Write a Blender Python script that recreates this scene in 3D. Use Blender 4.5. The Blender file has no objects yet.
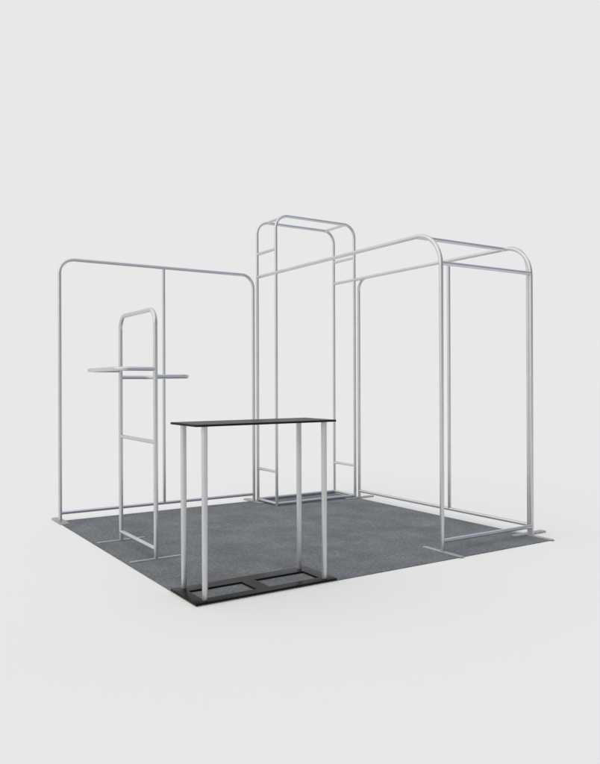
import bpy, bmesh, math, random
from mathutils import Vector, Matrix
S = bpy.context.scene
COL = S.collection
R = math.radians

# ------------------------------------------------------------------ materials
def new_mat(name):
    m = bpy.data.materials.new(name); m.use_nodes = True
    nt = m.node_tree
    return m, nt, nt.nodes['Principled BSDF']

def noise(nt, scale, detail=3, rough=.5, vec=None):
    n = nt.nodes.new('ShaderNodeTexNoise')
    n.inputs['Scale'].default_value = scale
    n.inputs['Detail'].default_value = detail
    n.inputs['Roughness'].default_value = rough
    if vec is not None: nt.links.new(vec, n.inputs['Vector'])
    return n

def ramp(nt, fac, stops):
    r = nt.nodes.new('ShaderNodeValToRGB')
    el = r.color_ramp.elements
    while len(el) < len(stops): el.new(.5)
    for e, (p, c) in zip(el, stops):
        e.position = p; e.color = (*c, 1)
    nt.links.new(fac, r.inputs['Fac'])
    return r

def aluminium(name='brushed_aluminium', metal=.88, rough=.28):
    m, nt, b = new_mat(name)
    tc = nt.nodes.new('ShaderNodeTexCoord')
    n = noise(nt, 9, 4, .6, tc.outputs['Object'])
    r = ramp(nt, n.outputs['Fac'], [(.3, (.59, .597, .605)), (.7, (.64, .647, .655))])
    nt.links.new(r.outputs['Color'], b.inputs['Base Color'])
    n2 = noise(nt, 12, 2, .5, tc.outputs['Object'])
    mr = nt.nodes.new('ShaderNodeMapRange')
    mr.inputs['To Min'].default_value = rough; mr.inputs['To Max'].default_value = rough+.07
    nt.links.new(n2.outputs['Fac'], mr.inputs['Value'])
    nt.links.new(mr.outputs['Result'], b.inputs['Roughness'])
    b.inputs['Metallic'].default_value = metal
    return m

def plate_metal():
    m, nt, b = new_mat('satin_steel_plate')
    tc = nt.nodes.new('ShaderNodeTexCoord')
    n = noise(nt, 25, 4, .6, tc.outputs['Object'])
    r = ramp(nt, n.outputs['Fac'], [(.3, (.37, .37, .36)), (.7, (.44, .44, .43))])
    nt.links.new(r.outputs['Color'], b.inputs['Base Color'])
    b.inputs['Metallic'].default_value = .6; b.inputs['Roughness'].default_value = .5
    return m

def black_satin(name, c0, c1, rough, spec):
    m, nt, b = new_mat(name)
    tc = nt.nodes.new('ShaderNodeTexCoord')
    n = noise(nt, 6, 5, .6, tc.outputs['Object'])
    r = ramp(nt, n.outputs['Fac'], [(.3, (c0,)*3), (.7, (c1,)*3)])
    nt.links.new(r.outputs['Color'], b.inputs['Base Color'])
    n2 = noise(nt, 7, 3, .5, tc.outputs['Object'])
    mr = nt.nodes.new('ShaderNodeMapRange')
    mr.inputs['To Min'].default_value = rough-.04; mr.inputs['To Max'].default_value = rough+.06
    nt.links.new(n2.outputs['Fac'], mr.inputs['Value'])
    nt.links.new(mr.outputs['Result'], b.inputs['Roughness'])
    b.inputs['Specular IOR Level'].default_value = spec; b.inputs['IOR'].default_value = 1.25
    return m

def carpet_mat():
    m, nt, b = new_mat('grey_needle_carpet')
    tc = nt.nodes.new('ShaderNodeTexCoord')
    v = tc.outputs['Object']
    fine = noise(nt, 150, 2, .8, v)
    mid = noise(nt, 42, 4, .7, v)
    big = noise(nt, 3.2, 5, .65, v)
    a = nt.nodes.new('ShaderNodeMath'); a.operation = 'MULTIPLY_ADD'
    nt.links.new(mid.outputs['Fac'], a.inputs[0]); a.inputs[1].default_value = .55
    f = nt.nodes.new('ShaderNodeMath'); f.operation = 'MULTIPLY'
    nt.links.new(fine.outputs['Fac'], f.inputs[0]); f.inputs[1].default_value = .95
    nt.links.new(f.outputs[0], a.inputs[2])
    g = nt.nodes.new('ShaderNodeMath'); g.operation = 'MULTIPLY_ADD'
    nt.links.new(big.outputs['Fac'], g.inputs[0]); g.inputs[1].default_value = .35
    nt.links.new(a.outputs[0], g.inputs[2])
    k = CARPET
    r = ramp(nt, g.outputs[0], [(.66, tuple(.45*c for c in k)), (.92, k), (1.0, tuple(1.18*c for c in k)), (1.16, tuple(1.6*c for c in k))])
    nt.links.new(r.outputs['Color'], b.inputs['Base Color'])
    b.inputs['Roughness'].default_value = 1; b.inputs['Specular IOR Level'].default_value = .1
    bp = nt.nodes.new('ShaderNodeBump'); bp.inputs['Strength'].default_value = .5; bp.inputs['Distance'].default_value = .003
    nt.links.new(fine.outputs['Fac'], bp.inputs['Height'])
    nt.links.new(bp.outputs['Normal'], b.inputs['Normal'])
    return m

CARPET = (.171, .179, .185)
FLOOR = (.871, .859, .830)
def floor_mat():
    m, nt, b = new_mat('matt_studio_floor')
    nt.nodes.remove(b)
    b = nt.nodes.new('ShaderNodeBsdfDiffuse'); b.inputs['Color'].default_value = (*FLOOR, 1)
    nt.links.new(b.outputs[0], nt.nodes['Material Output'].inputs['Surface'])
    return m

ALU = aluminium(); LEGM = aluminium('silver_painted_tube', .72, .40); PLATE = plate_metal()
TOPM = black_satin('black_laminate', .016, .021, .34, .10)
BASEM = black_satin('black_powder_coat', .012, .016, .24, .10)
DARK = black_satin('dark_plastic', .05, .06, .5, .4)
CARP = carpet_mat(); FLO = floor_mat()

# ------------------------------------------------------------------ helpers
def link(name, bm, mat, parent=None, smooth=True):
    me = bpy.data.meshes.new(name)
    bmesh.ops.recalc_face_normals(bm, faces=bm.faces[:])
    bm.to_mesh(me); bm.free()
    me.materials.append(mat)
    for p in me.polygons: p.use_smooth = smooth
    o = bpy.data.objects.new(name, me); COL.objects.link(o)
    if smooth:
        me.set_sharp_from_angle(angle=R(40))
    if parent: 
        o.parent = parent
        o.matrix_parent_inverse = Matrix.Translation(parent.location).inverted()
    return o

def thing(name, label, cat, loc, group=None):
    o = bpy.data.objects.new(name, None); COL.objects.link(o)
    o.location = loc; o.empty_display_size = .1
    o['label'] = label; o['category'] = cat
    if group: o['group'] = group
    return o

def sweep(bm, pts, rad, seg=24):
    """round tube along a planar or straight path; rad is one radius or one per point"""
    src = [Vector(p) for p in pts]; pts = [src[0]]
    for p in src[1:]:
        if (p-pts[-1]).length > 1e-4: pts.append(p)
    n = len(pts)
    rads = rad if isinstance(rad, (list, tuple)) else [rad]*n
    T = []
    for i in range(n):
        a = pts[max(i-1, 0)]; b = pts[min(i+1, n-1)]
        T.append((b-a).normalized())
    ref = Vector((0, 0, 1)) if abs(T[0].z) < .9 else Vector((1, 0, 0))
    u = T[0].cross(ref).normalized()
    rings = []
    for i in range(n):
        if i: u = T[i-1].rotation_difference(T[i]) @ u
        u = (u - T[i]*u.dot(T[i])).normalized()
        w = T[i].cross(u)
        rings.append([bm.verts.new(pts[i] + rads[i]*(math.cos(2*math.pi*k/seg)*u + math.sin(2*math.pi*k/seg)*w)) for k in range(seg)])
    for a, b in zip(rings, rings[1:]):
        for k in range(seg):
            bm.faces.new((a[k], a[(k+1) % seg], b[(k+1) % seg], b[k]))
    bm.faces.new(rings[0][::-1]); bm.faces.new(rings[-1])

def tube(name, pts, rad, parent, mat=None):
    bm = bmesh.new(); sweep(bm, pts, rad)
    return link(name, bm, mat or ALU, parent)

def rounded(pts, r, n=14):
    """polyline with its inner corners replaced by arcs of radius r (right angles)"""
    pts = [Vector(p) for p in pts]
    rs = r if isinstance(r, (list, tuple)) else [r]*(len(pts)-2)
    out = [pts[0]]
    for i in range(1, len(pts)-1):
        p = pts[i]; a = (pts[i-1]-p).normalized(); b = (pts[i+1]-p).normalized(); q = rs[i-1]
        c = p + q*a + q*b
        for k in range(n+1):
            t = k/n*math.pi/2
            out.append(c - q*b*math.cos(t) - q*a*math.sin(t))
    out.append(pts[-1])
    return out

def oval_plate(bm, cx, cy, z0, z1, length, width, along, seg=10):
    """flat bar with round ends"""
    h = length/2 - width/2; pr = []
    for s, a0 in ((1, -90), (-1, 90)):
        for k in range(seg+1):
            t = R(a0 + 180*k/seg)
            pr.append((s*h + width/2*math.cos(t), width/2*math.sin(t)))
    P = [(cx+x, cy+y) if along == 'x' else (cx-y, cy+x) for x, y in pr]
    e = .0012
    lo = [bm.verts.new((x, y, z0)) for x, y in P]
    mi = [bm.verts.new((x, y, z1-e)) for x, y in P]
    hi = [bm.verts.new((cx+(x-cx)*.985, cy+(y-cy)*.985, z1)) for x, y in P]
    n = len(P)
    for A, B in ((lo, mi), (mi, hi)):
        for k in range(n): bm.faces.new((A[k], A[(k+1) % n], B[(k+1) % n], B[k]))
    bm.faces.new(lo[::-1]); bm.faces.new(hi)

def foot(parent, cx, cy, along, length, width, z1=.006, z0=.0006):
    bm = bmesh.new(); oval_plate(bm, cx, cy, z0, z1, length, width, along)
    # short spigot collar that the post slips over
    return link('foot', bm, PLATE, parent)

RP = .0158      # post radius
RR = .0152      # rail / rung radius

# ------------------------------------------------------------------ setting
bm = bmesh.new()
for p in ((-500, -500), (500, -500), (500, 500), (-500, 500)): bm.verts.new((*p, -.005))
bm.faces.new(bm.verts[:])
o = link('studio_floor', bm, FLO, None, False); o['kind'] = 'structure'

W, D = 2.992, 2.92
bm = bmesh.new()
bmesh.ops.create_cube(bm, size=1)
for v in bm.verts: v.co = ((v.co.x+.5)*W, (v.co.y+.5)*D, -.0048 + (v.co.z+.5)*.0048)
top_edges = [e for e in bm.edges if all(v.co.z > -.001 for v in e.verts)]
bmesh.ops.bevel(bm, geom=top_edges, offset=.0012, segments=2, affect='EDGES')
o = link('carpet', bm, CARP, None, False)
o['label'] = 'square dark grey flecked carpet lying under all the metal frames'; o['category'] = 'carpet'

# ------------------------------------------------------------------ straight wall frames
def wall_frame(name, label, A, B, H, xm, zb, r0, r1, group):
    """A, B: ground points of the two posts, xm the centre post"""
    A = Vector((*A, 0)); B = Vector((*B, 0)); M = Vector((*xm, 0))
    t = thing(name, label, 'display frame', ((A+B)/2), group)
    up = Vector((0, 0, 1)); d = (B-A).normalized()
    zf = .006
    tube('post', [A+up*zf, A+up*(H-r0)], RP, t)
    tube('post', [B+up*zf, B+up*(H-r1)], RP, t)
    path = rounded([A+up*(H-r0), A+up*H, B+up*H, B+up*(H-r1)], [r0, r1])
    tube('top_rail', path, RP-.0002, t)
    tube('bottom_rail', [A+up*zb+d*.004, B+up*zb-d*.004], RR, t)
    tube('centre_post', [M+up*zb, M+up*H], RR, t)
    al = 'y' if abs(d.x) > .5 else 'x'
    zb0 = .0006; wd = .078
    if al == 'x': zb0 = -.0040; wd = .062
    zt0 = .005 if al == 'y' else .0064
    foot(t, A.x, A.y, al, .37, wd, zt0, zb0); foot(t, B.x, B.y, al, .37, wd, zt0, zb0)
    return t

wall_frame('tube_frame', 'wide silver tube frame with rounded top corners standing along the back left carpet edge',
           (.029, 2.911), (1.988, 2.911), 2.324, (1.007, 2.911), .071, .13, .13, 'rounded rectangular wall frames')
wall_frame('tube_frame', 'silver tube frame under the canopy, standing along the right carpet edge from tower to corner',
           (3.022, .255), (3.022, 2.474), 2.314, (3.022, 1.144), .071, .20, .13, 'rounded rectangular wall frames')

# ------------------------------------------------------------------ tower
XL, XR, YP, YQ, HT = 2.024, 2.993, 2.886, 2.512, 2.880
t = thing('tower_frame', 'tallest silver tube frame, a narrow box tower on the back carpet corner', 'display frame', ((XL+XR)/2, (YP+YQ)/2, 0))
rt = .13
for y in (YP, YQ):
    for x in (XL, XR): tube('post', [(x, y, .0008), (x, y, HT-rt)], RP-.001, t)
    tube('top_rail', rounded([(XL, y, HT-rt), (XL, y, HT), (XR, y, HT), (XR, y, HT-rt)], rt), RP-.0012, t)
    tube('base_rail', [(XL, y, .020), (XR, y, .020)], RR, t)
for x in (XL, XR):
    tube('base_rail', [(x, YQ, .020), (x, YP, .020)], RR-.0004, t)
    for z in (.337, 2.542): tube('rung', [(x, YQ, z), (x, YP, z)], RR-.001, t)
for x in (XL+.115, XR-.115): tube('top_brace', [(x, YQ, HT), (x, YP, HT)], RR-.001, t)

# ------------------------------------------------------------------ canopy
YA, HA, RA = .205, 2.307, .25
t = thing('canopy_frame', 'open silver canopy frame whose two curved arches reach from the tower to front posts', 'display frame', ((XL+XR)/2, YA, 0))
for x in (XL, XR):
    tube('post', [(x, YA, .006), (x, YA, HA-RA)], RP, t)
    tube('arch_rail', rounded([(x, YP-.002, HA), (x, YA, HA), (x, YA, HA-RA)], RA, 22), RP-.0002, t)
    foot(t, x-.022, YA-.025, 'y', .40, .042, .005)
tube('cross_rail', [(XL, YA+.265, HA), (XR, YA+.265, HA)], RR, t)
tube('cross_rail', [(XL, YA, 2.075), (XR, YA, 2.075)], RR, t)
tube('cross_rail', [(XL, YA, .070), (XR, YA, .070)], RR, t)

# ------------------------------------------------------------------ ladder stand
X, Y0, Y1, H = .216, 1.127, 1.847, 1.732
t = thing('ladder_stand', 'narrow silver ladder-shaped stand with two shelf loops, left of the black counter', 'display stand', (X, (Y0+Y1)/2, 0))
rl = .10
for i, y in enumerate((Y0, Y1)):
    p = tube('post', [(X, y, .005), (X, y, H-rl)], RP, t)
    foot(t, X, y, 'x', .385, .034, .005)
    for z in ((.405, .47) if i == 0 else (.50, .56)):
        bm = bmesh.new(); c = Vector((X, y, z)); d = Vector((-.84, .54, 0)).normalized()
        sweep(bm, [c+d*(RP-.003), c+d*(RP+.0012)], .0032, 12)
        link('snap_button', bm, DARK, t)
        bpy.context.view_layer.update()
tube('top_rail', rounded([(X, Y0, H-rl), (X, Y0, H), (X, Y1, H), (X, Y1, H-rl)], rl), RP-.0002, t)
tube('rung', [(X, Y0, .807), (X, Y1, .807)], RR-.001, t)
tube('rung', [(X, Y0, .067), (X, Y1, .067)], RR, t)
for z, s in ((1.315, -.262), (1.263, .262)):
    rs = .075
    tube('shelf_loop', rounded([(X, Y0, z), (X+s, Y0, z), (X+s, Y1, z), (X, Y1, z)], rs), RP-.0015, t)

# ------------------------------------------------------------------ counter
CW, CD, CT = .943, .356, .986
t = thing('display_counter', 'high black counter with thin top on four silver legs and open black base plate', 'counter', (CW/2, CD/2, 0))
def slab(name, x0, x1, y0, y1, z0, z1, mat, rc=.006, bev=.0015):
    bm = bmesh.new()
    vs = [bm.verts.new((x, y, z0)) for x, y in ((x0, y0), (x1, y0), (x1, y1), (x0, y1))]
    f = bm.faces.new(vs)
    r = bmesh.ops.extrude_face_region(bm, geom=[f])
    for v in r['geom']:
        if isinstance(v, bmesh.types.BMVert): v.co.z = z1
    ve = [e for e in bm.edges if abs(e.verts[0].co.z-e.verts[1].co.z) > .001]
    bmesh.ops.bevel(bm, geom=ve, offset=rc, segments=4, affect='EDGES')
    he = [e for e in bm.edges if all(abs(v.co.z-z1) < 1e-5 for v in e.verts) or all(abs(v.co.z-z0) < 1e-5 for v in e.verts)]
    bmesh.ops.bevel(bm, geom=he, offset=bev, segments=2, affect='EDGES')
    return link(name, bm, mat, t)
slab('countertop', 0, CW+.003, 0, CD, CT-.012, CT, TOPM)
# base plate with two rectangular openings
bm = bmesh.new()
xs = [0, .068, .415, .505, .858, CW]; ys = [0, .074, .254, CD]; zt = .012
g = [[bm.verts.new((x, y, .0006)) for y in ys] for x in xs]
fs = []
for i in range(5):
    for j in range(3):
        if j == 1 and i in (1, 3): continue
        fs.append(bm.faces.new((g[i][j], g[i+1][j], g[i+1][j+1], g[i][j+1])))
r = bmesh.ops.extrude_face_region(bm, geom=fs)
for v in r['geom']:
    if isinstance(v, bmesh.types.BMVert): v.co.z = zt
he = [e for e in bm.edges if all(abs(v.co.z-zt) < 1e-6 for v in e.verts) and len(e.link_faces) == 2
      and abs(e.link_faces[0].normal.dot(e.link_faces[1].normal)) < .5]
bmesh.ops.bevel(bm, geom=he, offset=.001, segments=1, affect='EDGES')
link('base_plate', bm, BASEM, t)
for x in (.071, .877):
    for y in (.040, .325):
        tube('leg', [(x, y, zt), (x, y, zt+.001), (x, y, .5), (x, y, CT-.0122)], [.0156, .0158, .0167, .0175], t, LEGM)

# ------------------------------------------------------------------ light
yaw = R(32.89)
fw = Vector((math.sin(yaw), math.cos(yaw), 0)); rt_ = Vector((math.cos(yaw), -math.sin(yaw), 0))
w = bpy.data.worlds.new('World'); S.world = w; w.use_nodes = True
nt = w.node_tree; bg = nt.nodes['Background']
geo = nt.nodes.new('ShaderNodeTexCoord')
def dotn(v):
    n = nt.nodes.new('ShaderNodeVectorMath'); n.operation = 'DOT_PRODUCT'
    nt.links.new(geo.outputs['Generated'], n.inputs[0]); n.inputs[1].default_value = v
    return n.outputs['Value']
def sstep(val, a, b):
    n = nt.nodes.new('ShaderNodeMapRange'); n.interpolation_type = 'SMOOTHSTEP'
    nt.links.new(val, n.inputs['Value']); n.inputs['From Min'].default_value = a; n.inputs['From Max'].default_value = b
    return n.outputs['Result']
def mix(f, c0, c1):
    n = nt.nodes.new('ShaderNodeMix'); n.data_type = 'RGBA'
    nt.links.new(f, n.inputs['Factor'])
    for s, c in ((n.inputs[6], c0), (n.inputs[7], c1)):
        if isinstance(c, tuple): s.default_value = (*c, 1)
        else: nt.links.new(c, s)
    return n.outputs[2]
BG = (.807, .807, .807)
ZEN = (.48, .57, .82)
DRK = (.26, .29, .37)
left = (-rt_*.9 - fw*.3).normalized(); right = (rt_*.8 - fw*.6).normalized()  # unseen cream, dark and blue dome zones, added to shape tube reflections
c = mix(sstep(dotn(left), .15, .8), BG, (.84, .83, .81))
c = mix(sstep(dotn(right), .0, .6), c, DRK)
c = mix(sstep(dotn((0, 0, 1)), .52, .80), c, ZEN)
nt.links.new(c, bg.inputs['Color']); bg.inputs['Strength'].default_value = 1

SUN = (1.0, .89, .60); SUNE = 1.46
l = bpy.data.lights.new('added_key_sun', 'SUN'); l.energy = SUNE; l.color = SUN; l.angle = R(110)  # added wide-angle sun, tuned to bring the floor to the background grey
lo = bpy.data.objects.new('added_key_sun', l); COL.objects.link(lo)
d = (rt_*-.5 - fw*.45 + Vector((0, 0, 1.1))).normalized()
lo.rotation_euler = d.to_track_quat('Z', 'Y').to_euler()

# ------------------------------------------------------------------ camera
cam = bpy.data.cameras.new('Camera'); co = bpy.data.objects.new('Camera', cam); COL.objects.link(co)
co.matrix_world = Matrix.Translation((-1.657, -3.610, 1.210)) @ Matrix.Rotation(-yaw, 4, 'Z') @ Matrix.Rotation(R(90)+.002, 4, 'X') @ Matrix.Rotation(-.004, 4, 'Z')
cam.sensor_fit = 'HORIZONTAL'; cam.sensor_width = 36; cam.lens = 36*722.166/600
cam.clip_end = 2000
S.camera = co
vs = S.view_settings; vs.view_transform = 'Standard'; vs.look = 'None'; vs.exposure = 0; vs.gamma = 1
